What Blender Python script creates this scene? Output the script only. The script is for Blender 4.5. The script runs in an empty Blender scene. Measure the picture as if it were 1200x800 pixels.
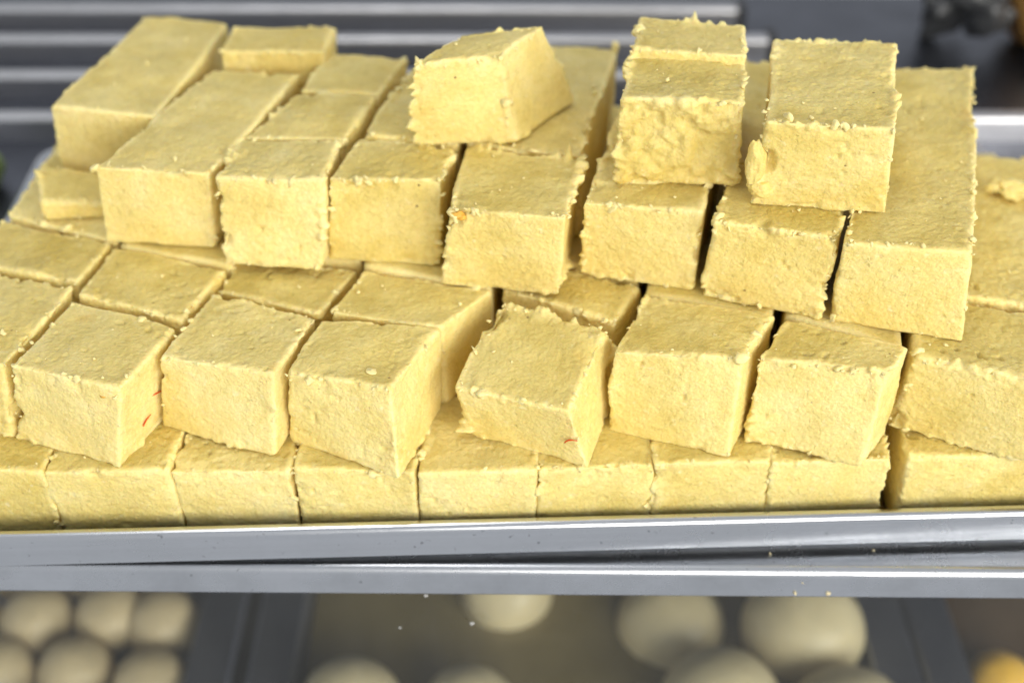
import bpy, math, random
import numpy as np
from mathutils import Vector

# ------------------------------------------------------------------ camera, world, lamps, exposure
sc = bpy.context.scene
COL = sc.collection
cam_d = bpy.data.cameras.new('camera')
cam = bpy.data.objects.new('camera', cam_d); COL.objects.link(cam)
cam.location = (0, -0.2785, 0.301)
cam.rotation_euler = (math.radians(90 - 38), 0, 0)
cam_d.sensor_width = 36; cam_d.lens = 1450 / 1200 * 36
cam_d.clip_start = 0.01; cam_d.clip_end = 20
cam_d.dof.use_dof = True; cam_d.dof.focus_distance = 0.368; cam_d.dof.aperture_fstop = 5.6
sc.camera = cam

world = bpy.data.worlds.new('World'); sc.world = world; world.use_nodes = True
bg = world.node_tree.nodes['Background']
bg.inputs['Color'].default_value = (0.93, 0.96, 1.0, 1); bg.inputs['Strength'].default_value = 0.60

def area(name, loc, target, sx, sy, power, color):
    l = bpy.data.lights.new(name, 'AREA'); l.shape = 'RECTANGLE'; l.size = sx; l.size_y = sy
    l.energy = power; l.color = color
    o = bpy.data.objects.new(name, l); COL.objects.link(o); o.location = loc
    o.rotation_euler = (Vector(target) - Vector(loc)).to_track_quat('-Z', 'Y').to_euler()
    return o
area('shop_front_light', (0.95, -1.45, 0.62), (0, 0.05, 0.03), 1.9, 0.9, 45.0, (1.0, 0.96, 0.88))
area('ceiling_light', (-0.25, 0.15, 1.7), (0, 0.1, 0), 0.9, 0.35, 7.0, (1.0, 0.98, 0.95))

sc.view_settings.view_transform = 'Standard'; sc.view_settings.look = 'None'
sc.view_settings.gamma = 1; sc.view_settings.exposure = 0
sc.render.engine = 'CYCLES'; sc.cycles.use_denoising = True
sc.cycles.max_bounces = 8; sc.cycles.diffuse_bounces = 7; sc.cycles.glossy_bounces = 3; sc.cycles.adaptive_threshold = 0.03; sc.cycles.caustics_reflective = False; sc.cycles.caustics_refractive = False

MM = 0.001
rng = random.Random(7)

# ------------------------------------------------------------------ helpers
def tag(o, label=None, cat=None, group=None, kind=None):
    if label: o['label'] = label
    if cat: o['category'] = cat
    if group: o['group'] = group
    if kind: o['kind'] = kind
    return o

def empty(name, loc=(0, 0, 0), rz=0.0):
    o = bpy.data.objects.new(name, None); o.empty_display_size = 0.02
    COL.objects.link(o); o.location = loc; o.rotation_euler = (0, 0, rz); return o

def mesh_obj(name, verts, faces, mat, parent=None, smooth=True):
    me = bpy.data.meshes.new(name)
    me.from_pydata([tuple(v) for v in verts], [], [tuple(f) for f in faces]); me.update()
    if smooth: me.polygons.foreach_set('use_smooth', np.ones(len(me.polygons), bool))
    me.materials.append(mat)
    o = bpy.data.objects.new(name, me); COL.objects.link(o)
    if parent: o.parent = parent
    return o

def quad_mesh(name, V, Q, mat, parent=None):
    me = bpy.data.meshes.new(name)
    me.vertices.add(len(V)); me.vertices.foreach_set('co', np.asarray(V, np.float32).ravel())
    nq = len(Q); me.loops.add(nq * 4); me.loops.foreach_set('vertex_index', np.asarray(Q, np.int32).ravel())
    me.polygons.add(nq); me.polygons.foreach_set('loop_start', np.arange(nq, dtype=np.int32) * 4)
    me.polygons.foreach_set('use_smooth', np.ones(nq, bool))
    me.update(calc_edges=True); me.validate()
    me.materials.append(mat)
    o = bpy.data.objects.new(name, me); COL.objects.link(o)
    if parent: o.parent = parent
    return o

def smooth_angle(o, deg=35):
    me = o.data
    me.polygons.foreach_set('use_smooth', np.ones(len(me.polygons), bool))
    me.set_sharp_from_angle(angle=math.radians(deg))

# ---- vectorised noise
def _h(ix, iy, iz, s):
    n = (ix * 73856093) ^ (iy * 19349663) ^ (iz * 83492791) ^ (s * 2654435761)
    n &= 0xffffffff
    n = ((n ^ (n >> 15)) * 2246822519) & 0xffffffff
    n = ((n ^ (n >> 13)) * 3266489917) & 0xffffffff
    return ((n ^ (n >> 16)) & 0xffffff) / float(0xffffff)

def vnoise(P, lam, s):
    """value noise, about -1..1, wavelength lam"""
    p = P / lam + 1000.37; i = np.floor(p).astype(np.int64); f = p - i
    f = f * f * f * (f * (f * 6 - 15) + 10)
    r = 0
    for a in (0, 1):
        wa = f[:, 0] if a else 1 - f[:, 0]
        for b in (0, 1):
            wb = f[:, 1] if b else 1 - f[:, 1]
            for c in (0, 1):
                wc = f[:, 2] if c else 1 - f[:, 2]
                r = r + wa * wb * wc * _h(i[:, 0] + a, i[:, 1] + b, i[:, 2] + c, s)
    return r * 2 - 1

def cells(P, lam, s):
    """distance to nearest grain centre, 0..~1"""
    p = P / lam + 500.5; i = np.floor(p).astype(np.int64); best = np.full(len(P), 9.0)
    for a in (-1, 0, 1):
        for b in (-1, 0, 1):
            for c in (-1, 0, 1):
                jx, jy, jz = i[:, 0] + a, i[:, 1] + b, i[:, 2] + c
                d = (jx + _h(jx, jy, jz, s) - p[:, 0]) ** 2 + (jy + _h(jx, jy, jz, s + 1) - p[:, 1]) ** 2 + (jz + _h(jx, jy, jz, s + 2) - p[:, 2]) ** 2
                best = np.minimum(best, d)
    return np.sqrt(best)

# ------------------------------------------------------------------ materials
def new_mat(name):
    m = bpy.data.materials.new(name); m.use_nodes = True
    nt = m.node_tree; return m, nt, nt.nodes['Principled BSDF']

def node(nt, t, **kw):
    n = nt.nodes.new(t)
    for k, v in kw.items(): setattr(n, k, v)
    return n

def coords(nt, scale=(1, 1, 1), per_object=True):
    tc = node(nt, 'ShaderNodeTexCoord'); mp = node(nt, 'ShaderNodeMapping')
    mp.inputs['Scale'].default_value = scale
    if per_object:
        oi = node(nt, 'ShaderNodeObjectInfo'); mul = node(nt, 'ShaderNodeMath', operation='MULTIPLY'); mul.inputs[1].default_value = 3.0
        nt.links.new(oi.outputs['Random'], mul.inputs[0])
        cx = node(nt, 'ShaderNodeCombineXYZ')
        for i in range(3): nt.links.new(mul.outputs[0], cx.inputs[i])
        nt.links.new(cx.outputs[0], mp.inputs['Location'])
    nt.links.new(tc.outputs['Object'], mp.inputs['Vector'])
    return mp.outputs[0]

def noise(nt, vec, scale, detail=3, rough=0.55):
    n = node(nt, 'ShaderNodeTexNoise'); n.inputs['Scale'].default_value = scale
    n.inputs['Detail'].default_value = detail; n.inputs['Roughness'].default_value = rough
    nt.links.new(vec, n.inputs['Vector']); return n.outputs['Fac']

def ramp(nt, fac, stops):
    r = node(nt, 'ShaderNodeValToRGB'); e = r.color_ramp.elements
    while len(e) < len(stops): e.new(0.5)
    for el, (p, c) in zip(e, stops):
        el.position = p; el.color = (*c, 1) if len(c) == 3 else c
    nt.links.new(fac, r.inputs['Fac']); return r.outputs['Color']

def mix(nt, fac, a, b, mode='MIX'):
    m = node(nt, 'ShaderNodeMix', data_type='RGBA', blend_type=mode)
    for sock, v in ((m.inputs[0], fac), (m.inputs[6], a), (m.inputs[7], b)):
        if isinstance(v, (int, float)): sock.default_value = v
        elif isinstance(v, tuple): sock.default_value = (*v, 1)
        else: nt.links.new(v, sock)
    return m.outputs[2]

def bump(nt, bsdf, h, strength, dist):
    b = node(nt, 'ShaderNodeBump'); b.inputs['Strength'].default_value = strength; b.inputs['Distance'].default_value = dist
    nt.links.new(h, b.inputs['Height']); nt.links.new(b.outputs[0], bsdf.inputs['Normal'])

def sweet_material():
    m, nt, b = new_mat('yellow_milk_sweet')
    v = coords(nt)
    c = ramp(nt, noise(nt, v, 55, 4, 0.6), [(0.28, (0.79, 0.625, 0.20)), (0.50, (0.855, 0.705, 0.27)), (0.74, (0.885, 0.76, 0.35))])
    oi = node(nt, 'ShaderNodeObjectInfo')
    c = mix(nt, 1.0, c, ramp(nt, oi.outputs['Random'], [(0.0, (0.91, 0.89, 0.80)), (0.5, (0.99, 0.985, 0.96)), (1.0, (1.02, 1.03, 1.10))]), 'MULTIPLY')
    damp = ramp(nt, noise(nt, v, 26, 3, 0.55), [(0.52, (0, 0, 0)), (0.68, (1, 1, 1))])
    c = mix(nt, damp, c, mix(nt, 1.0, c, (0.88, 0.855, 0.72), 'MULTIPLY'))
    g = node(nt, 'ShaderNodeTexVoronoi'); g.inputs['Scale'].default_value = 520; nt.links.new(v, g.inputs['Vector'])
    grain = ramp(nt, g.outputs['Distance'], [(0.0, (1.03, 1.03, 1.04)), (0.55, (0.99, 0.99, 0.98)), (0.9, (0.90, 0.885, 0.82))])
    c = mix(nt, 0.8, c, grain, 'MULTIPLY')
    c = mix(nt, 1.0, c, ramp(nt, noise(nt, v, 1400, 3, 0.7), [(0.30, (0.90, 0.885, 0.83)), (0.5, (1, 1, 1)), (0.7, (1.03, 1.035, 1.06))]), 'MULTIPLY')
    pale = ramp(nt, noise(nt, v, 340, 2, 0.5), [(0.64, (0, 0, 0)), (0.76, (0.55, 0.55, 0.55))])
    c = mix(nt, pale, c, (0.88, 0.77, 0.42))
    # drier olive film on the tops, with their dimmer light painted in too
    at = node(nt, 'ShaderNodeAttribute', attribute_name='skin_shade')
    sk = node(nt, 'ShaderNodeMath', operation='MULTIPLY'); nt.links.new(at.outputs['Fac'], sk.inputs[0])
    sn = ramp(nt, noise(nt, v, 90, 3, 0.6), [(0.25, (0.45, 0.45, 0.45)), (0.7, (1, 1, 1))]); nt.links.new(sn, sk.inputs[1])
    c = mix(nt, sk.outputs[0], c, mix(nt, 1.0, c, (0.70, 0.68, 0.57), 'MULTIPLY'))
    ae = node(nt, 'ShaderNodeAttribute', attribute_name='edge_wear')
    ef = node(nt, 'ShaderNodeMath', operation='MULTIPLY'); ef.inputs[1].default_value = 0.6; nt.links.new(ae.outputs['Fac'], ef.inputs[0])
    c = mix(nt, ef.outputs[0], c, (0.87, 0.75, 0.37))
    # cardamom specks and a few browned spots
    sp = node(nt, 'ShaderNodeTexVoronoi'); sp.inputs['Scale'].default_value = 150; nt.links.new(v, sp.inputs['Vector'])
    spk = ramp(nt, sp.outputs['Distance'], [(0.045, (1, 1, 1)), (0.085, (0, 0, 0))])
    keep = ramp(nt, noise(nt, v, 75, 1, 0.4), [(0.55, (0, 0, 0)), (0.62, (1, 1, 1))])
    c = mix(nt, mix(nt, 1.0, spk, keep, 'MULTIPLY'), c, (0.30, 0.20, 0.06))
    st = ramp(nt, noise(nt, v, 38, 2, 0.5), [(0.70, (0, 0, 0)), (0.80, (0.55, 0.55, 0.55))])
    c = mix(nt, st, c, (0.70, 0.42, 0.08))
    nt.links.new(c, b.inputs['Base Color'])
    rr = node(nt, 'ShaderNodeMapRange'); rr.inputs['From Min'].default_value = 0.3; rr.inputs['From Max'].default_value = 0.7; rr.inputs['To Min'].default_value = 0.72; rr.inputs['To Max'].default_value = 0.42
    nt.links.new(noise(nt, v, 32, 3, 0.6), rr.inputs['Value']); nt.links.new(rr.outputs[0], b.inputs['Roughness']); b.inputs['Specular IOR Level'].default_value = 0.4
    b.inputs['Subsurface Weight'].default_value = 0.25; b.inputs['Subsurface Radius'].default_value = (1.0, 0.62, 0.22)
    b.inputs['Subsurface Scale'].default_value = 0.004
    # fine open crumb: grains plus small pores
    wv = node(nt, 'ShaderNodeTexNoise'); wv.inputs['Scale'].default_value = 600; wv.inputs['Detail'].default_value = 2; nt.links.new(v, wv.inputs['Vector'])
    ws = node(nt, 'ShaderNodeVectorMath', operation='SCALE'); ws.inputs['Scale'].default_value = 0.0016; nt.links.new(wv.outputs['Color'], ws.inputs[0])
    wa = node(nt, 'ShaderNodeVectorMath', operation='ADD'); nt.links.new(v, wa.inputs[0]); nt.links.new(ws.outputs[0], wa.inputs[1])
    gv = node(nt, 'ShaderNodeTexVoronoi'); gv.inputs['Scale'].default_value = 780; nt.links.new(wa.outputs[0], gv.inputs['Vector'])
    grains = ramp(nt, gv.outputs['Distance'], [(0.0, (1, 1, 1)), (0.75, (0, 0, 0))])
    pores = ramp(nt, noise(nt, wa.outputs[0], 430, 3, 0.6), [(0.28, (0, 0, 0)), (0.40, (1, 1, 1))])
    h = mix(nt, 0.35, mix(nt, 0.5, grains, noise(nt, v, 1500, 5, 0.75)), pores)
    bump(nt, b, h, 0.7, 0.0008)
    pc = mix(nt, 0.09, c, mix(nt, 1.0, c, pores, 'MULTIPLY')); nt.links.new(pc, b.inputs['Base Color'])
    return m

def steel_material(name, base, rough, dirt=0.3, streak=(6, 400, 400)):
    m, nt, b = new_mat(name)
    v = coords(nt, streak, False); v2 = coords(nt, (1, 1, 1), False)
    s = noise(nt, v, 1.0, 3, 0.6)
    d = noise(nt, v2, 22, 6, 0.68)
    c = mix(nt, s, tuple(x * 0.88 for x in base), base)
    dd = ramp(nt, d, [(0.42, (0, 0, 0)), (0.75, (dirt, dirt, dirt))])
    c = mix(nt, dd, c, tuple(x * 0.62 for x in base))
    spots = ramp(nt, noise(nt, v2, 420, 2, 0.5), [(0.70, (0, 0, 0)), (0.76, (0.6, 0.6, 0.6))])
    c = mix(nt, spots, c, tuple(x * 0.35 for x in base))
    nt.links.new(c, b.inputs['Base Color'])
    b.inputs['Metallic'].default_value = 1.0
    r = node(nt, 'ShaderNodeMapRange'); r.inputs['To Min'].default_value = rough - 0.07; r.inputs['To Max'].default_value = rough + 0.14
    nt.links.new(d, r.inputs['Value']); nt.links.new(r.outputs[0], b.inputs['Roughness'])
    sv = coords(nt, (30, 900, 900), False)
    scr = ramp(nt, noise(nt, sv, 1.0, 2, 0.5), [(0.62, (0, 0, 0)), (0.70, (1, 1, 1))])
    dent = noise(nt, v2, 9, 2, 0.5)
    bump(nt, b, mix(nt, 0.75, mix(nt, 0.4, s, scr), dent), 0.16, 0.0012)
    return m

def plain(name, color, rough=0.6, var=0.15, scale=60, sss=0.0, spec=0.5, metal=0.0, bumpd=0.0004):
    m, nt, b = new_mat(name); v = coords(nt)
    c = ramp(nt, noise(nt, v, scale, 4, 0.6), [(0.3, tuple(x * (1 - var) for x in color)), (0.7, tuple(min(1, x * (1 + var)) for x in color))])
    nt.links.new(c, b.inputs['Base Color']); b.inputs['Roughness'].default_value = rough
    b.inputs['Specular IOR Level'].default_value = spec; b.inputs['Metallic'].default_value = metal
    if sss: b.inputs['Subsurface Weight'].default_value = sss; b.inputs['Subsurface Radius'].default_value = (1, .8, .5); b.inputs['Subsurface Scale'].default_value = 0.003
    bump(nt, b, noise(nt, v, scale * 6, 3, 0.6), 0.4, bumpd)
    return m

M_SWEET = sweet_material()
M_CRUMB = plain('pale_sweet_crumb', (0.85, 0.715, 0.32), 0.75, 0.1, 300, 0.25, 0.2)
M_STEEL = steel_material('brushed_steel', (0.61, 0.63, 0.665), 0.22)
M_RAIL = steel_material('dull_steel', (0.61, 0.63, 0.665), 0.24, 0.7)
M_BACKRAIL = steel_material('scuffed_rail_steel', (0.62, 0.62, 0.64), 0.34, 0.5)
M_BACK = steel_material('worn_dark_steel', (0.145, 0.155, 0.185), 0.36, 0.8)
M_FLANGE = steel_material('grey_blue_steel', (0.34, 0.355, 0.43), 0.42, 0.3)
M_BLACK = plain('black_plastic', (0.02, 0.02, 0.022), 0.5)
M_SAFFRON = plain('saffron', (0.62, 0.09, 0.012), 0.5, 0.15, 60, 0, 0.2)
M_BALL = plain('cream_sweet_ball', (0.64, 0.54, 0.33), 0.42, 0.07, 70, 0.25)
M_BALL2 = plain('tan_sweet_ball', (0.56, 0.45, 0.27), 0.5, 0.12, 70, 0.2)
M_ORANGE = plain('orange_sweet', (0.78, 0.46, 0.06), 0.4, 0.15, 60, 0.2)
M_AMBER = plain('amber_sweet', (0.52, 0.28, 0.08), 0.45, 0.2, 60, 0.1)
M_GREEN = plain('green_sweet', (0.22, 0.30, 0.10), 0.6, 0.2, 60)
M_SYRUP = plain('olive_syrup', (0.21, 0.165, 0.07), 0.22, 0.15, 20, 0, 0.5, 0, 0.0001)
M_BROWN = plain('brown_syrup', (0.10, 0.062, 0.032), 0.3, 0.2, 25, 0, 0.5, 0, 0.0001)
M_BAG = plain('dark_crumpled_plastic', (0.045, 0.047, 0.05), 0.28, 0.5, 40)

# ------------------------------------------------------------------ the shelf and its steel
def extrude_profile(name, prof, x0, x1, mat, parent=None, sharp=40):
    """closed (y,z) profile in mm, drawn out along x"""
    n = len(prof); V = []
    for x in (x0, x1): V += [(x * MM, p[0] * MM, p[1] * MM) for p in prof]
    F = [(i, (i + 1) % n, n + (i + 1) % n, n + i) for i in range(n)]
    F += [tuple(range(n))[::-1], tuple(range(n, 2 * n))]
    o = mesh_obj(name, V, F, mat, parent); smooth_angle(o, sharp); return o

def arc(cy, cz, r, a0, a1, n=7):
    return [(cy + r * math.cos(math.radians(a0 + (a1 - a0) * i / n)), cz + r * math.sin(math.radians(a0 + (a1 - a0) * i / n))) for i in range(n + 1)]

shelf = empty('steel_shelf', (0, -0.0105, -0.0016), math.radians(-0.56))
tag(shelf, 'grey steel display shelf with a folded front edge carrying the tray of yellow sweets', 'shelf')
extrude_profile('shelf_panel', [(3.4, -0.4), (3.4, -2.2), (470, -2.2), (470, -0.4)], -430, 430, M_BACK, shelf)
extrude_profile('front_edge', arc(3.0, -2.8, 3.0, 90, 180, 10) + [(0.0, -11.4)] + arc(0.8, -11.4, 0.8, 180, 270, 4) + [(9.0, -12.2), (9.0, -11.2), (1.4, -11.2), (1.2, -3.6), (3.2, -3.0), (3.2, 0.2)], -430, 430, M_RAIL, shelf)
extrude_profile('edge_flat', [(3.3, 0.15), (3.3, -0.3), (60, -0.3), (60, -0.1)], -430, 430, M_RAIL, shelf)

def rounded_rect(x0, x1, y0, y1, r, n=6):
    P = []
    for cx, cy, a in ((x1 - r, y0 + r, -90), (x1 - r, y1 - r, 0), (x0 + r, y1 - r, 90), (x0 + r, y0 + r, 180)):
        for i in range(n + 1):
            t = math.radians(a + 90 * i / n); P.append((cx, cy, math.cos(t), math.sin(t), r))
    return P

def sweep_rect(name, rect, prof, mat, parent, sharp=40):
    """closed (outward offset, z) profile swept round a rounded rectangle"""
    n = len(prof); V = []
    for cx, cy, c, s, r in rect:
        for o, z in prof: V.append(((cx + (r + o) * c) * MM, (cy + (r + o) * s) * MM, z * MM))
    m = len(rect); F = []
    for i in range(m):
        j = (i + 1) % m
        for k in range(n):
            l = (k + 1) % n; F.append((i * n + k, j * n + k, j * n + l, i * n + l))
    ob = mesh_obj(name, V, F, mat, parent); smooth_angle(ob, sharp); return ob

def plate(name, rect, z0, z1, mat, parent, off=0.0):
    n = len(rect); V = []
    for z in (z0, z1): V += [((cx + (r + off) * c) * MM, (cy + (r + off) * s) * MM, z * MM) for cx, cy, c, s, r in rect]
    F = [tuple(range(n))[::-1], tuple(range(n, 2 * n))] + [(i, (i + 1) % n, n + (i + 1) % n, n + i) for i in range(n)]
    ob = mesh_obj(name, V, F, mat, parent); smooth_angle(ob); return ob

tray = empty('steel_tray', (0, -0.0003, 0), math.radians(2.0))
tag(tray, 'shallow steel tray with a folded rim holding the heap of yellow sweets', 'tray')
tr = rounded_rect(-209, 225, -1.6, 243, 9)
plate('tray_floor', tr, -1.2, -0.4, M_STEEL, tray, 0.0)
sweep_rect('side_wall', tr, [(0.0, -0.3), (0.0, 12.2), (0.8, 12.2), (0.8, -0.3)], M_STEEL, tray)
sweep_rect('rim', tr, [(o - 0.4, z) for o, z in [(0.0, 12.3)] + [(2.4 + 2.4 * math.cos(math.radians(a)), 12.0 + 2.4 * math.sin(math.radians(a))) for a in range(180, -1, -15)] + [(5.0, 2.4), (4.4, 1.8), (4.0, 2.4), (3.8, 11.8), (2.4, 13.2), (0.9, 12.3)]], M_STEEL, tray)

# three empty steel rails at the back of the shelf
for i, (y, x1, lab) in enumerate(((272, 425, 'long steel rail on the shelf directly behind the sweets tray'),
                                  (318, 150, 'second long steel rail counting back from the sweets tray'),
                                  (363, 142, 'long steel rail next to the rearmost rail behind the sweets tray'),
                                  (405, 131, 'rearmost long steel rail with a black end cap behind the sweets tray'))):
    r = empty('steel_rail', (0, y * MM, -0.002)); tag(r, lab, 'rail', 'steel rails behind the tray')
    prof = arc(3.0, 10.5, 3.0, 180, 90, 8) + [(7.0, 13.5), (7.0, 12.7), (3.0, 12.7), (1.2, 11.0), (1.2, 0.8), (14, 0.8), (14, 0), (0, 0)]
    extrude_profile('channel', prof, -430, x1, M_BACKRAIL, r)
    cap = extrude_profile('end_cap', [(-0.5, 0), (14.5, 0), (14.5, 13.6), (-0.5, 13.6)], x1 + 0.2, x1 + 5, M_BLACK, r)

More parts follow.
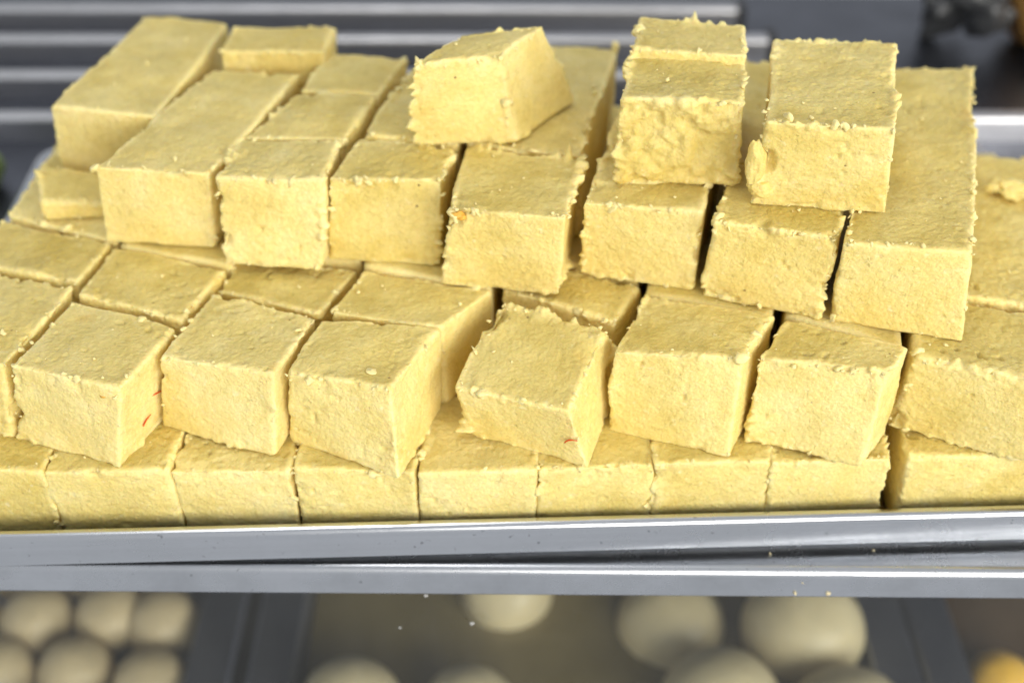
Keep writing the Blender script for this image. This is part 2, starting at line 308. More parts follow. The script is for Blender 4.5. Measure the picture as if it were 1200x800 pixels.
# ------------------------------------------------------------------ the yellow sweets
BLOCKS = {
    'P0': {'top': [(-191.6,22.7,64), (-154.4,13.1,64), (-144.6,54.1,64), (-185.7,66,64)], 'bot': [(-197.3,24.7), (-159.9,15.5), (-147.4,55.2), (-188.4,67.1)], 'zb': 32, 'res': 2},
    'P1': {'top': [(-153.2,12.7,64), (-116.6,2.6,64), (-105.4,33.6,64), (-143.6,47.4,64)], 'bot': [(-159,14.2), (-122.5,1.5), (-108.4,33.7), (-146.6,47.5)], 'zb': 32, 'res': 2, 'rag': 0.5, 'bite': (0, 0, 0.35, 4)},
    'P2': {'top': [(-109.4,18,64), (-72.3,8.2,64), (-61.6,37.7,64), (-97.7,51.2,64)], 'bot': [(-114.3,20.4), (-74.5,6), (-64.6,37.8), (-100.7,51.3)], 'zb': 32, 'res': 2, 'rag': 0.7},
    'P3': {'top': [(-68.8,9,64), (-35.9,1.8,64), (-21.8,31,64), (-60.4,37.2,64)], 'bot': [(-71.5,13.5), (-34.8,-4.1), (-22.5,30.3), (-61.2,36.5)], 'zb': 32, 'res': 2, 'rag': 0.35},
    'P4': {'top': [(-17.6,12.9,55), (17.9,1,56), (31,30.1,66), (-5.5,43.7,66)], 'bot': [(-13.4,17.1), (23.9,1), (33.8,31.2), (-2.7,44.9)], 'zb': 32, 'res': 2, 'rag': 1.1, 'bite': (0, 0.85, 1, 6)},
    'P5': {'top': [(31.4,18.9,65), (70.3,11.4,68), (83.3,35.5,66), (42.9,49.3,65)], 'bot': [(30.3,18.8), (68.1,5.8), (81.8,32.9), (41.4,46.7)], 'zb': 32, 'res': 2, 'rag': 0.4},
    'P6': {'top': [(74.3,15.1,65), (112.8,6.2,67), (121.4,19.3,66), (86.4,35.4,65)], 'bot': [(74.6,13.9), (108.8,1.6), (119.8,16.8), (84.8,32.9)], 'zb': 32, 'res': 2, 'rag': 0.6, 'bite': (1, 0, 0.95, 4)},
    'N1': {'top': [(123.1,16.4,64), (183.1,-2,64), (189.4,33.4,64), (129.4,51.8,64)], 'bot': [(121.1,21.2), (185.7,-7.3), (189.7,33.2), (129.7,51.6)], 'zb': 32, 'res': 2, 'rag': 0.9, 'rough': 1.1, 'bite': (0, 0, 0.12, 5)},
    'Q0': {'top': [(-185.5,69.6,64), (-144.7,56.5,64), (-137.8,80.6,64), (-181.1,96.6,64)], 'bot': [(-185.5,69.6), (-144.7,56.5), (-137.8,80.6), (-181.1,96.6)], 'zb': 32, 'res': 2},
    'Q1': {'top': [(-142.3,49.8,64), (-105.1,35,64), (-94.9,65.5,64), (-136.6,77.9,64)], 'bot': [(-142.3,49.8), (-105.1,35), (-94.9,65.5), (-136.6,77.9)], 'zb': 32, 'res': 2},
    'Q2': {'top': [(-98,54.5,62), (-61.5,42.2,62), (-50.8,68.9,62), (-94,75.1,62)], 'bot': [(-98,54.5), (-61.5,42.2), (-50.8,68.9), (-94,75.1)], 'zb': 32, 'res': 2},
    'Q3': {'top': [(-58.4,40.9,64), (-21.3,31.8,64), (-6.2,52.2,64), (-50.3,65,64)], 'bot': [(-58.4,40.9), (-21.3,31.8), (-6.2,52.2), (-50.3,65)], 'zb': 32, 'res': 2},
    'Q4': {'top': [(-3.4,54.5,63), (33.1,35.4,63), (42.7,56.5,63), (-1.2,73.6,63)], 'bot': [(-3.4,54.5), (33.1,35.4), (42.7,56.5), (-1.2,73.6)], 'zb': 32, 'res': 2},
    'A': {'top': [(-164.7,119.3,96), (-124.7,111.6,96), (-113.4,193.8,96), (-149,198.9,96)], 'bot': [(-168.5,123.9), (-127.1,117.1), (-115,196.3), (-150.6,201.4)], 'zb': 64, 'res': 2, 'rough': 0.65, 'rag': 0.2},
    'B': {'top': [(-138.2,77.2,96), (-98.7,72.8,96), (-78.3,147.4,96), (-111.4,150.2,96)], 'bot': [(-141.2,80), (-102.8,77.2), (-80.5,149.5), (-113.5,152.4)], 'zb': 64, 'res': 2, 'rough': 0.65, 'rag': 0.35},
    'D': {'top': [(-96.8,70.1,96), (-60.6,68,96), (-57.4,94.5,96), (-92.3,95.7,96)], 'bot': [(-98.4,66), (-63,63), (-58.6,91.7), (-93.6,92.9)], 'zb': 64, 'res': 2, 'rough': 0.9, 'rag': 1.5},
    'E': {'top': [(-59.6,69,96), (-21.8,69,96), (-18.1,90.4,96), (-51.6,97.5,96)], 'bot': [(-62.9,69.6), (-24.5,66), (-20.9,89.2), (-54.3,96.3)], 'zb': 64, 'res': 2, 'rough': 0.8, 'rag': 1.2},
    'F': {'top': [(-19.4,50.9,96), (17.9,45.9,96), (23.5,81.7,96), (-15.8,91.5,96)], 'bot': [(-23.4,54.6), (15.3,48.8), (21.4,83.9), (-18,93.7)], 'zb': 64, 'res': 2, 'rough': 0.9, 'rag': 1.2, 'bite': (0.03, 0.0, 0.93, 5)},
    'G': {'top': [(22.5,54.9,96), (59.8,48.4,96), (69,85.2,96), (31.7,91.8,96)], 'bot': [(21.9,60.9), (59.3,51.2), (68.6,88.2), (31.3,94.8)], 'zb': 64, 'res': 2, 'rough': 0.9, 'rag': 1.2},
    'H': {'top': [(62.2,42.5,96), (99.2,34.4,96), (108.4,71.3,96), (71.4,79.4,96)], 'bot': [(60.5,48.2), (98.3,35.9), (107.4,74.1), (70.4,82.2)], 'zb': 64, 'res': 2, 'rough': 0.9, 'rag': 1.1, 'bite': (1, 0.0, 1, 4.5)},
    'I': {'top': [(99.7,31.6,96), (137.4,27.1,96), (174.6,153.1,96), (139.2,150.2,96)], 'bot': [(100.7,34.5), (139.9,24), (176.4,153.1), (141,150.1)], 'zb': 64, 'res': 2, 'rag': 0.8},
    'D2': {'top': [(-92.3,96.9,96), (-57.2,95.7,96), (-48,127.9,96), (-78,130.6,96)], 'bot': [(-92.3,96.9), (-57.2,95.7), (-48,127.9), (-78,130.6)], 'zb': 64, 'res': 2},
    'D3': {'top': [(-77.4,131.3,96), (-47.8,128.6,96), (-39.3,158.3,96), (-68.7,163.6,96)], 'bot': [(-77.4,131.3), (-47.8,128.6), (-39.3,158.3), (-68.7,163.6)], 'zb': 64, 'res': 2},
    'E2': {'top': [(-51.1,98.7,96), (-17.9,92.7,96), (-8,150.2,96), (-38.2,151.7,96)], 'bot': [(-51.1,98.7), (-17.9,92.7), (-8,150.2), (-38.2,151.7)], 'zb': 64, 'res': 2},
    'F2': {'top': [(-14.7,93.3,96), (23.8,83.4,96), (41,169.7,96), (0,171.2,96)], 'bot': [(-14.7,93.3), (23.8,83.4), (41,169.7), (0,171.2)], 'zb': 64, 'res': 2},
    'L': {'top': [(32.9,62.8,128), (70.1,58.9,128), (75.1,88.9,128), (37.1,92.7,128)], 'bot': [(32.3,64.8), (71.9,64.6), (75.6,91.8), (37.6,95.6)], 'zb': 96, 'res': 2, 'rough': 1.2, 'rag': 1.0, 'broken': 1},
    'L2': {'top': [(37.7,91.3,131), (74.5,86.8,131), (77.8,111.1,131), (41.9,117.4,131)], 'bot': [(37.7,91.3), (74.5,86.8), (77.8,111.1), (41.9,117.4)], 'zb': 96, 'res': 2, 'rag': 1.1},
    'M': {'top': [(73.4,47.6,128), (111.6,42.9,128), (127,102.4,128), (87.5,105.7,128)], 'bot': [(74.6,53.4), (115.9,47.1), (128.5,105), (88.9,108.3)], 'zb': 96, 'res': 2, 'rough': 0.8, 'rag': 0.9, 'bite': (0.02, 0, 0.55, 5)},
    'J': {'top': [(-32.5,84.5,128), (-3.8,92,128), (12.1,117.3,128), (-16.8,109,128)], 'bot': [(-33.4,90.9), (1.7,92.7), (23.2,123.3), (-14.6,121.3)], 'zb': 96, 'res': 2, 'rough': 0.7, 'rag': 0.7},
    'R0': {'top': [(-181,97.4,64), (-137.7,81.4,64), (-131.3,173.2,64), (-174.6,189.2,64)], 'bot': [(-181,97.4), (-137.7,81.4), (-131.3,173.2), (-174.6,189.2)], 'zb': 32, 'res': 2, 'rag': 0.4},
    'T1': {'top': [(-136.5,78.7,64), (-94.8,66.3,64), (-78.4,183.1,64), (-120.1,195.5,64)], 'bot': [(-136.5,78.7), (-94.8,66.3), (-78.4,183.1), (-120.1,195.5)], 'zb': 32, 'res': 1},
    'T2': {'top': [(-93.9,75.9,64), (-50.7,69.7,64), (-34,188.5,64), (-77.2,194.7,64)], 'bot': [(-93.9,75.9), (-50.7,69.7), (-34,188.5), (-77.2,194.7)], 'zb': 32, 'res': 1},
    'T3': {'top': [(-50.2,65.8,64), (-6.1,53,64), (10.6,171.8,64), (-33.5,184.6,64)], 'bot': [(-50.2,65.8), (-6.1,53), (10.6,171.8), (-33.5,184.6)], 'zb': 32, 'res': 1},
    'T4': {'top': [(-3,77,64), (43,58,64), (60,178,64), (13,195,64)], 'bot': [(-3,77), (43,58), (60,178), (13,195)], 'zb': 32, 'res': 1},
    'T5': {'top': [(43,50.1,64), (83.4,36.3,64), (102.9,146.6,64), (62.5,160.4,64)], 'bot': [(43,50.1), (83.4,36.3), (102.9,146.6), (62.5,160.4)], 'zb': 32, 'res': 1},
    'T6': {'top': [(86.5,38,64), (121,21,64), (143,136,64), (112,150,64)], 'bot': [(86.5,38), (121,21), (143,136), (112,150)], 'zb': 32, 'res': 1},
    'N2': {'top': [(131,53,64), (199,36,64), (212,141,64), (149,144,64)], 'bot': [(131,53), (199,36), (212,141), (149,144)], 'zb': 32, 'res': 2, 'rag': 0.9, 'rough': 1.5},
    'G2': {'top': [(31.9,92.6,96), (69.2,86,96), (83.7,154.5,96), (46.4,161.1,96)], 'bot': [(31.9,92.6), (69.2,86), (83.7,154.5), (46.4,161.1)], 'zb': 64, 'res': 2},
    'H2': {'top': [(71.6,80.2,96), (108.6,72.1,96), (125.2,150.3,96), (88.2,158.4,96)], 'bot': [(71.6,80.2), (108.6,72.1), (125.2,150.3), (88.2,158.4)], 'zb': 64, 'res': 2},
    'K': {'top': [(-110.8,154.3,101), (-70.7,154.3,101), (-68.7,176.3,101), (-108.8,176.3,101)], 'bot': [(-110.8,154.3), (-70.7,154.3), (-68.7,176.3), (-108.8,176.3)], 'zb': 64, 'res': 2},
    'C': {'top': [(-166.8,94.5,72), (-142.2,95.5,70), (-148.1,112.7,72), (-171.5,116.8,75)], 'bot': [(-166.8,94.5), (-142.2,95.5), (-148.1,112.7), (-171.5,116.8)], 'zb': 64, 'res': 2, 'rag': 0.8, 'rough': 0.8},
    'S0': {'top': [(-188,0.2,32.8), (-146,0.2,32), (-144,36.2,32), (-186,36.2,32)], 'bot': [(-188,1.2), (-146,1.2), (-144,36.2), (-186,36.2)], 'zb': 0, 'res': 2, 'gap': 0.1, 'rag': 0.45},
    'S1': {'top': [(-146,-0.5,31.9), (-106.3,0.6,32.9), (-104.3,36.2,32), (-144,36.2,32)], 'bot': [(-146,1.2), (-106.3,1.2), (-104.3,36.2), (-144,36.2)], 'zb': 0, 'res': 2, 'gap': 0.1, 'rag': 0.45},
    'S2': {'top': [(-106.3,1,31.4), (-68.5,-0.3,31.8), (-66.5,36.2,32), (-104.3,36.2,32)], 'bot': [(-106.3,1.2), (-68.5,1.2), (-66.5,36.2), (-104.3,36.2)], 'zb': 0, 'res': 2, 'gap': 0.1, 'rag': 0.45},
    'S3': {'top': [(-68.5,-0,32.9), (-30.3,0.3,31.2), (-28.3,36.2,32), (-66.5,36.2,32)], 'bot': [(-68.5,1.2), (-30.3,1.2), (-28.3,36.2), (-66.5,36.2)], 'zb': 0, 'res': 2, 'gap': 0.1, 'rag': 0.45},
    'S4': {'top': [(-30.3,-0.4,31.4), (7.4,1,32.4), (9.4,36.6,32), (-28.3,36.2,32)], 'bot': [(-30.3,1.2), (7.4,1.6), (9.4,36.6), (-28.3,36.2)], 'zb': 0, 'res': 2, 'gap': 0.1, 'rag': 0.45},
    'S5': {'top': [(7.4,1.5,31.9), (44.5,2.1,32.7), (46.5,38.6,32), (9.4,36.6,32)], 'bot': [(7.4,1.6), (44.5,3.6), (46.5,38.6), (9.4,36.6)], 'zb': 0, 'res': 2, 'gap': 0.1, 'rag': 0.45},
    'S6': {'top': [(44.5,2.2,32.7), (82.5,5,31.4), (84.5,40.7,32), (46.5,38.6,32)], 'bot': [(44.5,3.6), (82.5,5.7), (84.5,40.7), (46.5,38.6)], 'zb': 0, 'res': 2, 'gap': 0.1, 'rag': 0.45},
    'S7': {'top': [(82.5,4.4,31.1), (120.6,7.1,31.4), (122.6,42.8,32), (84.5,40.7,32)], 'bot': [(82.5,5.7), (120.6,7.8), (122.6,42.8), (84.5,40.7)], 'zb': 0, 'res': 2, 'gap': 0.1, 'rag': 0.45},
    'S8': {'top': [(126,7,32), (196,9,32), (204,46,32), (125,44,32)], 'bot': [(126,7), (196,9), (204,46), (125,44)], 'zb': 0, 'res': 2, 'gap': 0.1, 'rag': 0.45},
    'V0': {'top': [(-186,37.2,32), (-144,37.2,32), (-138,200,32), (-180,200,32)], 'bot': [(-186,37.2), (-144,37.2), (-138,200), (-180,200)], 'zb': 0, 'res': 1},
    'V1': {'top': [(-144,37.2,32), (-104.3,37.2,32), (-98.3,200,32), (-138,200,32)], 'bot': [(-144,37.2), (-104.3,37.2), (-98.3,200), (-138,200)], 'zb': 0, 'res': 1},
    'V2': {'top': [(-104.3,37.2,32), (-66.5,37.2,32), (-60.5,200,32), (-98.3,200,32)], 'bot': [(-104.3,37.2), (-66.5,37.2), (-60.5,200), (-98.3,200)], 'zb': 0, 'res': 1},
    'V3': {'top': [(-66.5,37.2,32), (-28.3,37.2,32), (-22.3,200,32), (-60.5,200,32)], 'bot': [(-66.5,37.2), (-28.3,37.2), (-22.3,200), (-60.5,200)], 'zb': 0, 'res': 1},
    'V4': {'top': [(-28.3,37.2,32), (9.4,37.6,32), (15.4,200,32), (-22.3,200,32)], 'bot': [(-28.3,37.2), (9.4,37.6), (15.4,200), (-22.3,200)], 'zb': 0, 'res': 1},
    'V5': {'top': [(9.4,37.6,32), (46.5,39.6,32), (52.5,200,32), (15.4,200,32)], 'bot': [(9.4,37.6), (46.5,39.6), (52.5,200), (15.4,200)], 'zb': 0, 'res': 1},
    'V6': {'top': [(46.5,39.6,32), (84.5,41.7,32), (90.5,200,32), (52.5,200,32)], 'bot': [(46.5,39.6), (84.5,41.7), (90.5,200), (52.5,200)], 'zb': 0, 'res': 1},
    'V7': {'top': [(84.5,41.7,32), (122.6,43.8,32), (128.6,200,32), (90.5,200,32)], 'bot': [(84.5,41.7), (122.6,43.8), (128.6,200), (90.5,200)], 'zb': 0, 'res': 1},
    'V8': {'top': [(125,48,32), (204,48,32), (212,200,32), (131,200,32)], 'bot': [(125,48), (204,48), (212,200), (131,200)], 'zb': 0, 'res': 1},
}
LABELS = {
    'P0': ('block at the end of the second layer, next to the saffron-flecked block', 'second-layer sweets'),
    'P1': ('second-layer block with two saffron threads on its side face', 'second-layer sweets'),
    'P2': ('second-layer block wedged tightly between the saffron-flecked block and the one with a broad bare side', 'second-layer sweets'),
    'P3': ('second-layer block with its broad pale side face open to a wide gap', 'second-layer sweets'),
    'P4': ('forward-tilted second-layer block with a red saffron thread at its lower corner', 'second-layer sweets'),
    'P5': ('tall-fronted second-layer block between the forward-tilted one and the slanting one', 'second-layer sweets'),
    'P6': ('slanting second-layer block beside the wide slab, its top mostly under the layer above', 'second-layer sweets'),
    'N1': ('wide front slab of the second layer with a broken corner', 'second-layer sweets'),
    'Q0': ('second-row block of the second layer at the open edge of the heap', 'second-layer sweets'),
    'Q1': ('second-row block with its whole top bare, behind the saffron-flecked block', 'second-layer sweets'),
    'Q2': ('slightly sunken second-row block of which only a narrow top strip shows', 'second-layer sweets'),
    'Q3': ('second-row block whose side continues the broad bare face along the wide gap', 'second-layer sweets'),
    'Q4': ('second-row block lying behind the forward-tilted block with a strip of top bare', 'second-layer sweets'),
    'A': ('outermost long smooth bar of the third layer, set back from the rest', 'upper sweets'),
    'B': ('long third-layer bar with a darker top, in front of the outermost bar', 'upper sweets'),
    'D': ('third-layer block with a ragged crumbly top edge beside the dark-topped long bar', 'upper sweets'),
    'E': ('third-layer block in front of the loose yawed block, below it', 'upper sweets'),
    'F': ('third-layer block pushed forward from its row with an orange stain at its top corner', 'upper sweets'),
    'G': ('third-layer block carrying the broken-faced top block', 'upper sweets'),
    'H': ('third-layer block carrying the tall clean-faced top block', 'upper sweets'),
    'I': ('longest bar of the third layer, lying beside the wide rear slab', 'upper sweets'),
    'D2': ('third-layer block directly behind the ragged-edged one', 'upper sweets'),
    'D3': ('rearmost third-layer block in the file behind the ragged-edged one', 'upper sweets'),
    'E2': ('long third-layer bar partly hidden under the loose yawed block', 'upper sweets'),
    'F2': ('long third-layer bar behind the pushed-forward block, shaded along its side', 'upper sweets'),
    'L': ('top block with a rough broken front face', 'upper sweets'),
    'L2': ('top block right behind the rough broken-faced one and slightly higher', 'upper sweets'),
    'M': ('long top block with a clean front and a flake peeling from its corner', 'upper sweets'),
    'J': ('loose block turned askew alone on top of the heap', 'upper sweets'),
    'R0': ('long second-layer bar lying under the outermost smooth bar', 'second-layer sweets'),
    'T1': ('second-layer yellow bar hidden under the third layer', 'buried middle bars'),
    'T2': ('second-layer yellow bar hidden under the third layer', 'buried middle bars'),
    'T3': ('second-layer yellow bar hidden under the third layer', 'buried middle bars'),
    'T4': ('second-layer yellow bar hidden under the third layer', 'buried middle bars'),
    'T5': ('second-layer yellow bar hidden under the third layer', 'buried middle bars'),
    'T6': ('second-layer yellow bar hidden under the third layer', 'buried middle bars'),
    'N2': ('wide rear slab of the second layer carrying a pale broken chunk', 'second-layer sweets'),
    'G2': ('long third-layer bar under the two top blocks, seen in the gap between them', 'upper sweets'),
    'H2': ('long third-layer bar under the clean-faced top block beside the longest bar', 'upper sweets'),
    'K': ('thin raised block at the rear of the third layer behind the dark-topped bar', 'upper sweets'),
    'C': ('low broken piece lying in front of the outermost smooth bar', 'upper sweets'),
    'S0': ('bottom-layer yellow sweet block showing its front face above the tray rim', 'bottom-layer sweets'),
    'S1': ('bottom-layer yellow sweet block showing its front face above the tray rim', 'bottom-layer sweets'),
    'S2': ('bottom-layer yellow sweet block showing its front face above the tray rim', 'bottom-layer sweets'),
    'S3': ('bottom-layer yellow sweet block showing its front face above the tray rim', 'bottom-layer sweets'),
    'S4': ('bottom-layer yellow sweet block showing its front face above the tray rim', 'bottom-layer sweets'),
    'S5': ('bottom-layer yellow sweet block showing its front face above the tray rim', 'bottom-layer sweets'),
    'S6': ('bottom-layer yellow sweet block showing its front face above the tray rim', 'bottom-layer sweets'),
    'S7': ('bottom-layer yellow sweet block showing its front face above the tray rim', 'bottom-layer sweets'),
    'S8': ('bottom-layer slab with a cracked open side, under the broken-cornered slab', 'bottom-layer sweets'),
    'V0': ('bottom-layer yellow bar hidden under the heap', 'buried bottom bars'),
    'V1': ('bottom-layer yellow bar hidden under the heap', 'buried bottom bars'),
    'V2': ('bottom-layer yellow bar hidden under the heap', 'buried bottom bars'),
    'V3': ('bottom-layer yellow bar hidden under the heap', 'buried bottom bars'),
    'V4': ('bottom-layer yellow bar hidden under the heap', 'buried bottom bars'),
    'V5': ('bottom-layer yellow bar hidden under the heap', 'buried bottom bars'),
    'V6': ('bottom-layer yellow bar hidden under the heap', 'buried bottom bars'),
    'V7': ('bottom-layer yellow bar hidden under the heap', 'buried bottom bars'),
    'V8': ('bottom-layer yellow bar hidden under the heap', 'buried bottom bars'),
}

def block_mesh(key, spec):
    top, bot, zb, res, seed = spec['top'], spec['bot'], spec['zb'], spec['res'], spec['seed']
    rough = spec.get('rough', 0.85); rag = spec.get('rag', 0.5)
    T = np.array(top, float); Bq = np.array([[*p, zb] for p in bot], float)
    cen = T.mean(0); cenb = Bq.mean(0); gap = spec.get('gap', 0.35)
    for A in (T, Bq):
        m = A[:, :2].mean(0); d = A[:, :2] - m; A[:, :2] = m + d * (1 - gap / np.maximum(6, np.linalg.norm(d, axis=1, keepdims=True)))
    T[:, 2] -= 0.1
    base = np.array([*Bq.mean(0)[:2], zb])
    T -= base; Bq -= base
    W = (np.linalg.norm(T[1] - T[0]) + np.linalg.norm(T[2] - T[3])) / 2
    D = (np.linalg.norm(T[3] - T[0]) + np.linalg.norm(T[2] - T[1])) / 2
    H = T[:, 2].mean()
    cell = 0.58 if res == 2 else 3.2
    n = [max(4, int(round(s / cell))) for s in (W, D, H)]
    idx = {}; pts = []
    # surface lattice of the box, shared vertices
    shape = (n[0] + 1, n[1] + 1, n[2] + 1)
    I = np.indices(shape).reshape(3, -1).T
    on = ((I == 0) | (I == np.array(n))).any(1)
    I = I[on]
    lut = -np.ones(shape, np.int64); lut[I[:, 0], I[:, 1], I[:, 2]] = np.arange(len(I))
    Q = []
    def face(ax, side):
        a, b = [k for k in range(3) if k != ax]
        ia, ib = np.meshgrid(np.arange(n[a]), np.arange(n[b]), indexing='ij')
        def L(da, db):
            c = [None] * 3; c[ax] = np.full(ia.shape, n[ax] if side else 0); c[a] = ia + da; c[b] = ib + db
            return lut[c[0], c[1], c[2]].ravel()
        q = np.stack([L(0, 0), L(1, 0), L(1, 1), L(0, 1)], 1)
        flip = (side == 0) ^ (ax == 1)
        return q[:, ::-1] if flip else q
    Q = np.concatenate([face(ax, s) for ax in range(3) for s in (0, 1)])
    dims = np.array([W, D, H]); half = dims / 2
    s = (I / np.array(n) - 0.5) * dims
    off = seed * 97.13
    S = s + off
    # distance to the nearest edge of the box
    dist = np.sort(half - np.abs(s), axis=1); e = dist[:, 1]
    r = 0.8 + 1.7 * np.clip(vnoise(S, 7.0, seed) * 0.7 + 0.3, 0, 1) if res == 2 else np.full(len(s), 1.5)
    inner = np.clip(s, -(half - r[:, None]), half - r[:, None])
    dv = s - inner; ln = np.linalg.norm(dv, axis=1, keepdims=True); dv = dv / np.maximum(ln, 1e-6)
    s2 = inner + dv * r[:, None]
    dis = 0.75 * vnoise(S, 17, seed + 1) + 0.16 * vnoise(S, 6, seed + 2)
    if res == 2:
        topw = np.clip(dv[:, 2], 0, 1)
        patch = np.clip(0.5 + 0.9 * vnoise(S, 9, seed + 8), 0.15, 1)
        g = 0.55 - cells(S, 1.9, seed + 3)
        g2 = 0.55 - cells(S, 3.4, seed + 13)
        tp = np.clip(0.35 + 1.6 * vnoise(S, 11, seed + 31), 0, 1) * topw
        gr = 0.13 * g * patch + 0.08 * g2 * patch + tp * (0.34 * g + 0.16 * vnoise(S, 1.5, seed + 32))
        dis = dis + rough * (gr + 0.14 * vnoise(S, 1.25, seed + 4) + 0.12 * vnoise(S, 3.0, seed + 24) * patch)
        pit0 = np.clip(vnoise(S, 2.0, seed + 45) - 0.4, 0, 1) * 2
        if spec.get('broken'):      # torn front face: stepped scales of crumb
            q = vnoise(S, 9.0, seed + 14) + 0.5 * vnoise(S, 3.4, seed + 15) + 0.14 * vnoise(S, 1.5, seed + 16)
            dis = dis + np.clip(-dv[:, 1], 0, 1) * 1.25 * (np.tanh(q * 8) * 0.6 + np.tanh((q - 0.45) * 9) * 0.4 + 0.45 * g - 0.5 * pit0)
        # pits in the cut faces
        pit = np.clip(vnoise(S, 2.2, seed + 5) - 0.62, 0, 1) * 2.2
        pk = np.clip(0.2 + 1.4 * vnoise(S, 10, seed + 33), 0, 1) * (0.5 + 1.6 * max(0, rough - 0.6) / 0.4)
        dis = dis - 1.1 * pit * pk
        # crumbling edges: lumps pushed out, chips broken away
        w1 = np.exp(-e / 1.2); w2 = np.exp(-e / 2.6)
        worn = np.clip(0.05 + 2.0 * vnoise(S, 13, seed + 10), 0, 1.4) * rag        # clean stretches and broken stretches
        dis = dis + w1 * 2.6 * np.clip(vnoise(S, 1.6, seed + 6), 0, 1) * worn
        dis = dis + np.exp(-e / 2.0) * 2.5 * np.clip(vnoise(S, 3.0, seed + 18) + 0.4 * vnoise(S, 1.3, seed + 19) - 0.05, 0, 1) * worn
        chip = np.clip(vnoise(S, 5.0, seed + 7) + 0.35 * vnoise(S, 1.8, seed + 27) - 0.12, 0, 1)
        dis = dis - w2 * 4.4 * chip * np.clip(0.35 + 1.3 * vnoise(S, 14, seed + 17), 0, 1.2) * (0.4 + 0.6 * rag)
        if spec.get('bite'):                                                        # a corner broken away
            bu, bv, bw, br_ = spec['bite']; bc = (np.array([bu, bv, bw]) - 0.5) * dims
            dd = np.linalg.norm(s - bc, axis=1) + 0.8 * vnoise(S, 3.5, seed + 40) + 0.5 * vnoise(S, 1.6, seed + 41)
            dis = dis - 2.6 * np.clip((br_ - dd) / 2.0, 0, 1)
        lowz = np.clip((half[2] - 2 + s[:, 2]) / 3.0 + 0.6, 0.25, 1)      # bottoms stay put on what they lie on
        down = np.clip(-dv[:, 2], 0, 1)
        dis = dis * (1 - 0.85 * down)
    s2 = s2 + dv * dis[:, None]
    t = s2 / dims + 0.5
    u, v, w = t[:, :1], t[:, 1:2], t[:, 2:3]
    def bil(A): return (1 - u) * (1 - v) * A[0] + u * (1 - v) * A[1] + u * v * A[2] + (1 - u) * v * A[3]
    X = (1 - w) * bil(Bq) + w * bil(T)
    # gentle sag and twist of a hand-cut piece
    zf = np.clip(w, 0, 1)[:, 0]
    X[:, 0] += zf * 0.7 * np.sin(s[:, 1] / 17 + seed); X[:, 1] += zf * 0.6 * np.sin(s[:, 0] / 15 + seed * 2)
    skin_shade = np.clip(dv[:, 2] * 1.4 - 0.2, 0, 1) * np.clip(e / 1.6 - 0.35, 0, 1)
    edge = np.clip(np.exp(-e / 1.1) * (0.75 + 0.6 * vnoise(S, 2.5, seed + 21)), 0, 1)
    return X * MM, Q, base * MM, skin_shade, edge, (T, Bq, W, D, H)

_ico = None
def ico():
    global _ico
    if _ico is None:
        import bmesh
        bm = bmesh.new(); bmesh.ops.create_icosphere(bm, subdivisions=2, radius=1.0)
        bm.verts.ensure_lookup_table()
        _ico = (np.array([v.co[:] for v in bm.verts]), np.array([[v.index for v in f.verts] for f in bm.faces])); bm.free()
    return _ico

def lumps(name, centres, radii, mat, parent, seed, shape=None):
    V0, F0 = ico(); V = []; F = []
    for k, (c, r) in enumerate(zip(centres, radii)):
        rs = np.random.RandomState(seed * 131 + k)
        sc_ = rs.uniform(0.3, 1.35, 3) if shape is None else np.array(shape[k])
        d = 1 + 0.75 * vnoise(V0 * 1.0 + k * 7.7, 0.7, seed) + 0.35 * vnoise(V0 + k * 3.3, 0.3, seed + 1)
        R3 = np.linalg.qr(rs.normal(size=(3, 3)))[0] if shape is None else np.eye(3)
        V.append((V0 * d[:, None] * sc_ * r) @ R3 + c); F.append(F0 + k * len(V0))
    return mesh_obj(name, np.concatenate(V) * MM, np.concatenate(F), mat, parent)

def strand(parent, a, b, bend, r=0.30):
    a, b = np.array(a, float), np.array(b, float); ring = 6; n = 7; V = []; F = []
    ax = b - a; L = np.linalg.norm(ax); ax /= L; sd = np.cross(ax, [0, 1, 0]); sd /= np.linalg.norm(sd); up = np.cross(sd, ax)
    for i in range(n + 1):
        t = i / n; c = a + ax * L * t + sd * bend * math.sin(math.pi * t); rr = r * (0.5 + 0.5 * math.sin(math.pi * min(1, t + .15)))
        for k in range(ring):
            q = 2 * math.pi * k / ring; V.append((c + (sd * math.cos(q) + up * math.sin(q)) * rr) * MM)
    for i in range(n):
        for k in range(ring): F.append((i * ring + k, i * ring + (k + 1) % ring, (i + 1) * ring + (k + 1) % ring, (i + 1) * ring + k))
    F += [tuple(range(ring))[::-1], tuple(range(n * ring, (n + 1) * ring))]
    return mesh_obj('saffron_strand', V, F, M_SAFFRON, parent)

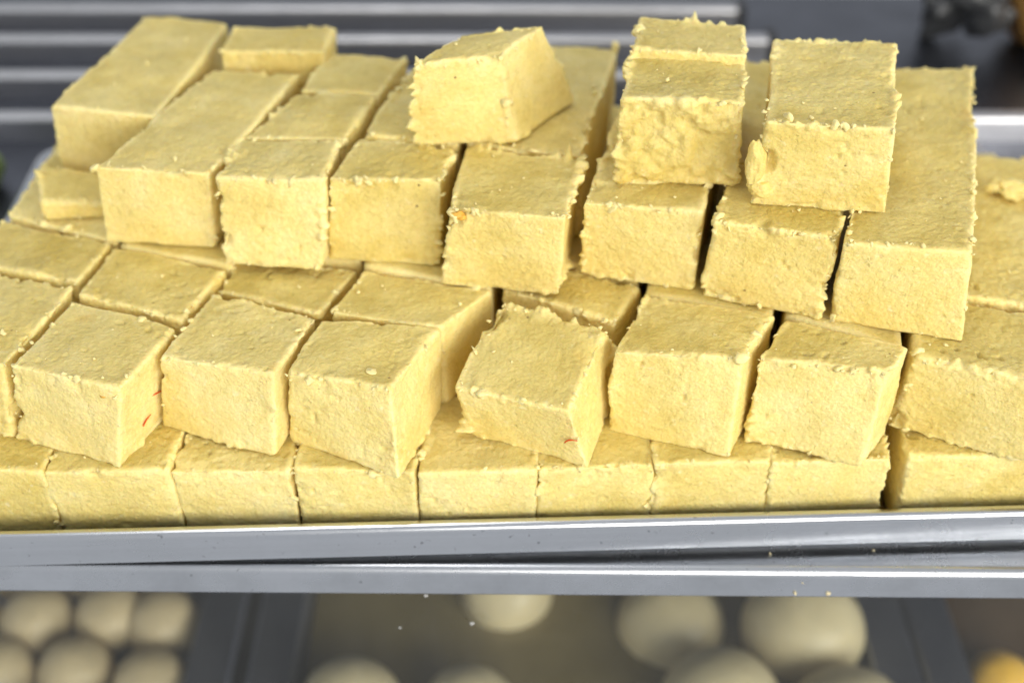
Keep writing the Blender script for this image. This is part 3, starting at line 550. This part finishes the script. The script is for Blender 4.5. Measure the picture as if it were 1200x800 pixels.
SW = {}
for seed, (key, spec) in enumerate(BLOCKS.items(), 1):
    spec['seed'] = seed
    X, Q, base, skin_shade, edge, hexa = block_mesh(key, spec)
    T, Bq, W, D, H = hexa
    name = 'sweet_bar' if max(W, D) > 52 else 'sweet_block'
    o = quad_mesh(name, X, Q, M_SWEET)
    at = o.data.attributes.new('skin_shade', 'FLOAT', 'POINT'); at.data.foreach_set('value', skin_shade.astype(np.float32))
    at = o.data.attributes.new('edge_wear', 'FLOAT', 'POINT'); at.data.foreach_set('value', edge.astype(np.float32))
    o.location = base
    lab, grp = LABELS[key]
    tag(o, lab, 'sweet', grp)
    SW[key] = (o, hexa)
    if spec['res'] == 2:
        rs = np.random.RandomState(seed); C = []; R = []
        edges = [(T[0], T[1], 26), (T[1], T[2], 16), (T[3], T[0], 16), (T[2], T[3], 8), (Bq[0], Bq[1], 12), (T[0], Bq[0], 9), (T[1], Bq[1], 9)]
        for a, b, cnt in edges:
            L = np.linalg.norm(b - a); cl = rs.uniform(0, 1, 4)
            for _ in range(int(cnt * L / 38 * (0.15 + 0.85 * spec.get('rag', 0.5)))):
                t = np.clip(cl[rs.randint(4)] + rs.normal(0, .09), .02, .98) if rs.rand() < 0.6 else rs.uniform(.02, .98)
                p = a + (b - a) * t
                inward = (T.mean(0) * [1, 1, 0] + [0, 0, H / 2]) - p; inward /= np.linalg.norm(inward)
                r_ = min(2.0, 0.2 + rs.exponential(0.34))
                C.append(p + inward * rs.uniform(0.9, 1.7) + rs.normal(0, .4, 3)); R.append(r_)
        for _ in range(int(7 * W * D / 1400)):                       # loose crumbs lying on the top
            u, v = rs.uniform(.05, .95, 2)
            p = (1 - u) * (1 - v) * T[0] + u * (1 - v) * T[1] + u * v * T[2] + (1 - u) * v * T[3]
            r_ = min(1.0, 0.2 + rs.exponential(0.18)); C.append(p + [0, 0, r_ * 0.1]); R.append(r_)
        cr = lumps('crumbs', C, R, M_CRUMB, o, seed); tag(cr, kind='stuff')

def on_face(key, face, u, w, lift=0.45):
    o, (T, Bq, W, D, H) = SW[key]
    i, j = {'front': (0, 1), 'right': (1, 2)}[face]
    p = (1 - w) * ((1 - u) * Bq[i] + u * Bq[j]) + w * ((1 - u) * T[i] + u * T[j])
    ed = (T[j] - T[i]); nrm = np.cross(ed, [0, 0, 1]); nrm /= np.linalg.norm(nrm)
    return p + nrm * lift
for key, face, a, b, bend in (('P1', 'right', (.50, .50), (.70, .42), .4), ('P1', 'right', (.34, .24), (.46, .29), .25),
                              ('P4', 'front', (.86, .40), (.98, .50), .9)):
    strand(SW[key][0], on_face(key, face, *a), on_face(key, face, *b), bend)

M_STAIN = plain('saffron_stain', (0.74, 0.40, 0.06), 0.5, 0.2, 200, 0.2)
for key, u, w, r in (('F', .06, .93, 1.9), ('F', .10, .90, 1.3), ('P1', .86, .86, 1.3), ('P1', .80, .80, .8)):
    st_ = lumps('saffron_stain', [on_face(key, 'front', u, w, -0.25)], [r], M_STAIN, SW[key][0], 5, [(1.2, .5, .7)])

# loose broken bits lying on the slab at the end of the tray
def lump_thing(name, loc, r, sc3, mat, seed, label, cat, group=None, sub=4, amp=0.05, lam=0.9):
    import bmesh
    bm = bmesh.new(); bmesh.ops.create_icosphere(bm, subdivisions=sub, radius=1.0)
    V = np.array([v.co[:] for v in bm.verts]); bm.verts.index_update(); F = [[v.index for v in f.verts] for f in bm.faces]; bm.free()
    d = 1 + amp * vnoise(V + seed * 3.1, lam, seed) + amp * 0.4 * vnoise(V + seed * 3.1, lam * 0.35, seed + 1)
    V = V * d[:, None] * np.array(sc3) * r
    zmin = V[:, 2].min(); V[:, 2] -= zmin
    o = mesh_obj(name, V * MM, F, mat); o.location = (loc[0] * MM, loc[1] * MM, loc[2] * MM); tag(o, label, cat, group)
    return o
# a flake peeling off the corner of the long top block
fo, hx = SW['M']
for (u, w), r, q, sd in (((-.01, .52), 4.6, (.62, .55, 1.5), 61), ((.05, .22), 3.6, (1.0, .6, .9), 62)):
    fk = lump_thing('peeling_flake', (0, 0, 0), r, q, M_SWEET, sd, None, None, None, 5, 0.26, 0.8)
    pp = on_face('M', 'front', u, w, 0.3); fk.parent = fo; fk.location = (pp[0] * MM, pp[1] * MM, (pp[2] - r * q[2]) * MM)
lump_thing('sweet_fragment', (183, 112, 64.0), 6.0, (1.3, .9, .35), M_SWEET, 5, 'pale broken chunk of sweet on the wide slab beside the long bar', 'sweet', None, 5, 0.5, 0.45)

# ------------------------------------------------------------------ the compartment below: three deep trays of round sweets
def flat_box(name, x0, x1, y0, y1, z0, z1, mat, parent=None):
    V = [(x * MM, y * MM, z * MM) for z in (z0, z1) for x, y in ((x0, y0), (x1, y0), (x1, y1), (x0, y1))]
    return mesh_obj(name, V, [(3, 2, 1, 0), (4, 5, 6, 7), (0, 1, 5, 4), (1, 2, 6, 5), (2, 3, 7, 6), (3, 0, 4, 7)], mat, parent, False)
lo = flat_box('lower_shelf', -520, 520, -60, 330, -216, -213, M_BACK); tag(lo, kind='structure')
lw = flat_box('case_back_panel', -520, 520, 330.5, 334, -216, -6, M_BACK); tag(lw, kind='structure')

def deep_tray(x0, x1, lab):
    t = empty('deep_tray', (0, 0, -0.213)); tag(t, lab, 'tray', 'deep trays on the lower shelf')
    rc = rounded_rect(x0, x1, -34, 280, 12)
    plate('tray_floor', rc, 0.2, 1.2, M_FLANGE, t, 0)
    sweep_rect('side_wall', rc, [(0.0, 1.3), (2.6, 33.4), (3.6, 33.4), (1.0, 1.3)], M_FLANGE, t)
    sweep_rect('rim', rc, [(2.6, 33.5), (3.4, 34.8), (22.6, 34.8), (24.0, 33.4), (24.0, 29.0), (23.0, 29.0), (22.6, 33.5)], M_FLANGE, t)
    return rc
rcl = deep_tray(-430, -156, 'dark steel tray under the shelf filled with small tan sweet balls')
rcm = deep_tray(-100, 168, 'dark steel tray under the shelf holding cream balls in olive syrup')
rcr = deep_tray(218, 430, 'dark steel tray under the shelf with brown syrup and an orange ball')
sy = plate('olive_syrup', rcm, -211.6, -194.0, M_SYRUP, None, 0.3); tag(sy, 'still olive brown sugar syrup pooled in the middle deep tray', 'syrup', kind='stuff')
sy = plate('brown_syrup', rcr, -211.6, -197.0, M_BROWN, None, 0.3); tag(sy, 'dark brown syrup pooled around the orange ball', 'syrup', kind='stuff')
tan = 'small tan sweet ball packed in rows in the tray under the shelf'
s_ = 40
for x, y in ((-239, 126), (-202, 128), (-175, 124), (-248, 93), (-211, 94.5), (-173, 87), (-267, 60), (-229, 60), (-191, 59), (-276, 126), (-220, 161), (-183, 161), (-257, 161)):
    s_ += 1; lump_thing('sweet_ball', (x, y, -211.7), 17.7, (1.03, 1.03, 1.0), M_BALL2, s_, tan, 'sweet ball', 'small tan balls in rows', 4, 0.03)
for x, y, zc, r, mat, lab in (
        (-74, 67, -184, 24.0, M_BALL, 'cream sweet ball in olive syrup next to the dark steel rim'),
        (-20, 64, -185, 23.4, M_BALL, 'cream sweet ball alone in the middle of the open olive syrup'),
        (-3, 145, -191, 24.0, M_BALL, 'half sunk cream ball in olive syrup under the shelf edge'),
        (79, 124, -194, 26.5, M_BALL, 'half sunk cream ball leaning on the cluster of big cream balls'),
        (96, 65, -181, 28.0, M_BALL, 'big cream ball in the cluster beside the half sunk one'),
        (141, 110, -179, 28.6, M_BALL, 'big cream ball in the cluster, highest and tucked under the shelf edge'),
        (152, 55, -181, 28.0, M_BALL, 'big cream ball of the cluster, against the tray wall by the orange ball')):
    s_ += 1
    lump_thing('sweet_ball', (x, y, zc - r), r, (1.02, 1.02, 0.98), mat, s_, lab, 'sweet ball', 'cream balls in syrup', 4, 0.03)
lump_thing('sweet_ball', (233, 88, -205), 15.0, (1.05, 1.0, 0.95), M_ORANGE, 90, 'orange sweet ball sitting in brown syrup', 'sweet ball', None, 4, 0.05)

# the glass front of the lower compartment hangs under the shelf's folded edge
def glass_material():
    m = bpy.data.materials.new('hazy_smeared_glass'); m.use_nodes = True; nt = m.node_tree
    for n in list(nt.nodes): nt.nodes.remove(n)
    out = node(nt, 'ShaderNodeOutputMaterial'); tr_ = node(nt, 'ShaderNodeBsdfTransparent'); gl = node(nt, 'ShaderNodeBsdfGlossy'); df = node(nt, 'ShaderNodeBsdfDiffuse')
    tr_.inputs['Color'].default_value = (0.97, 0.985, 0.98, 1); gl.inputs['Roughness'].default_value = 0.04; df.inputs['Color'].default_value = (0.76, 0.73, 0.66, 1)
    m1 = node(nt, 'ShaderNodeMixShader'); m2 = node(nt, 'ShaderNodeMixShader')
    m1.inputs[0].default_value = 0.03; nt.links.new(tr_.outputs[0], m1.inputs[1]); nt.links.new(gl.outputs[0], m1.inputs[2])
    v = coords(nt, (22, 1, 2.5), False); v2 = coords(nt, (1, 1, 1), False)
    sm = mix(nt, 0.45, noise(nt, v, 1.0, 4, 0.6), noise(nt, v2, 16, 4, 0.6))
    sm = ramp(nt, sm, [(0.38, (0.004, 0.004, 0.004)), (0.60, (0.014, 0.014, 0.014)), (0.70, (0.04, 0.04, 0.04))])   # smudges, with the pane's haze and upright reflections painted in as a film
    nt.links.new(sm, m2.inputs[0]); nt.links.new(m1.outputs[0], m2.inputs[1]); nt.links.new(df.outputs[0], m2.inputs[2])
    nt.links.new(m2.outputs[0], out.inputs['Surface']); return m
M_GLASS = glass_material()
gp = flat_box('glass_panel', -430, 430, -2.0, 2.0, -315, -0.0, M_GLASS); gp.location = (0, -0.0055, -0.0142); gp.rotation_euler = (0, 0, math.radians(-0.56))
tag(gp, 'hazy, smeared clear glass panel under the shelf edge, in front of the round sweets', 'glass')
M_DROP = plain('dried_drop', (0.5, 0.5, 0.48), 0.15, 0.1, 200)
for x, z, r in ((-28.5, -3.5, .55), (-13.5, -17.5, .65), (-38, -20, .4)):
    dp = lumps('droplet', [(x, -2.05, z)], [r], M_DROP, gp, 12, [(1, .35, 1)])

# ------------------------------------------------------------------ odds and ends behind the tray
lump_thing('plastic_bag', (256, 388, -2.1), 25, (1.1, 1.0, 1.0), M_BAG, 21, 'crumpled dark plastic bag lying on the shelf behind the tray', 'bag', None, 5, 0.55, 0.55)
lump_thing('amber_sweet', (294, 378, -2.1), 22, (0.9, 1.4, 1.7), M_AMBER, 22, 'amber brown sweet on the shelf beside the dark plastic bag', 'sweet', None, 4, 0.15)
lump_thing('pale_sweet', (291, 344, -2.1), 10, (1.0, 1.0, 0.9), M_BALL2, 23, 'pale tan round sweet in front of the amber one', 'sweet', None, 4, 0.12)
lump_thing('green_sweet', (-247, 222, -2.1), 14, (0.7, 1.2, 0.9), M_GREEN, 24, 'dull green sweet on the shelf just outside the tray rim', 'sweet', None, 4, 0.15)

# crumbs fallen on the shelf edge
rs = np.random.RandomState(3); C = []; R = []
for x, y, z, r in ((92, -11.4, -11.2, 0.9), (103, -11.5, -11.4, 0.8), (94, -11.2, -6.6, .4), (84, -3.6, -1.3, .6), (118, -2.0, -1.3, .4)):
    C.append((x, y, z)); R.append(r)
cf = lumps('fallen_crumbs', C, R, M_BALL, None, 9); tag(cf, 'pale crumbs fallen on the folded steel shelf edge', 'crumb', kind='stuff')
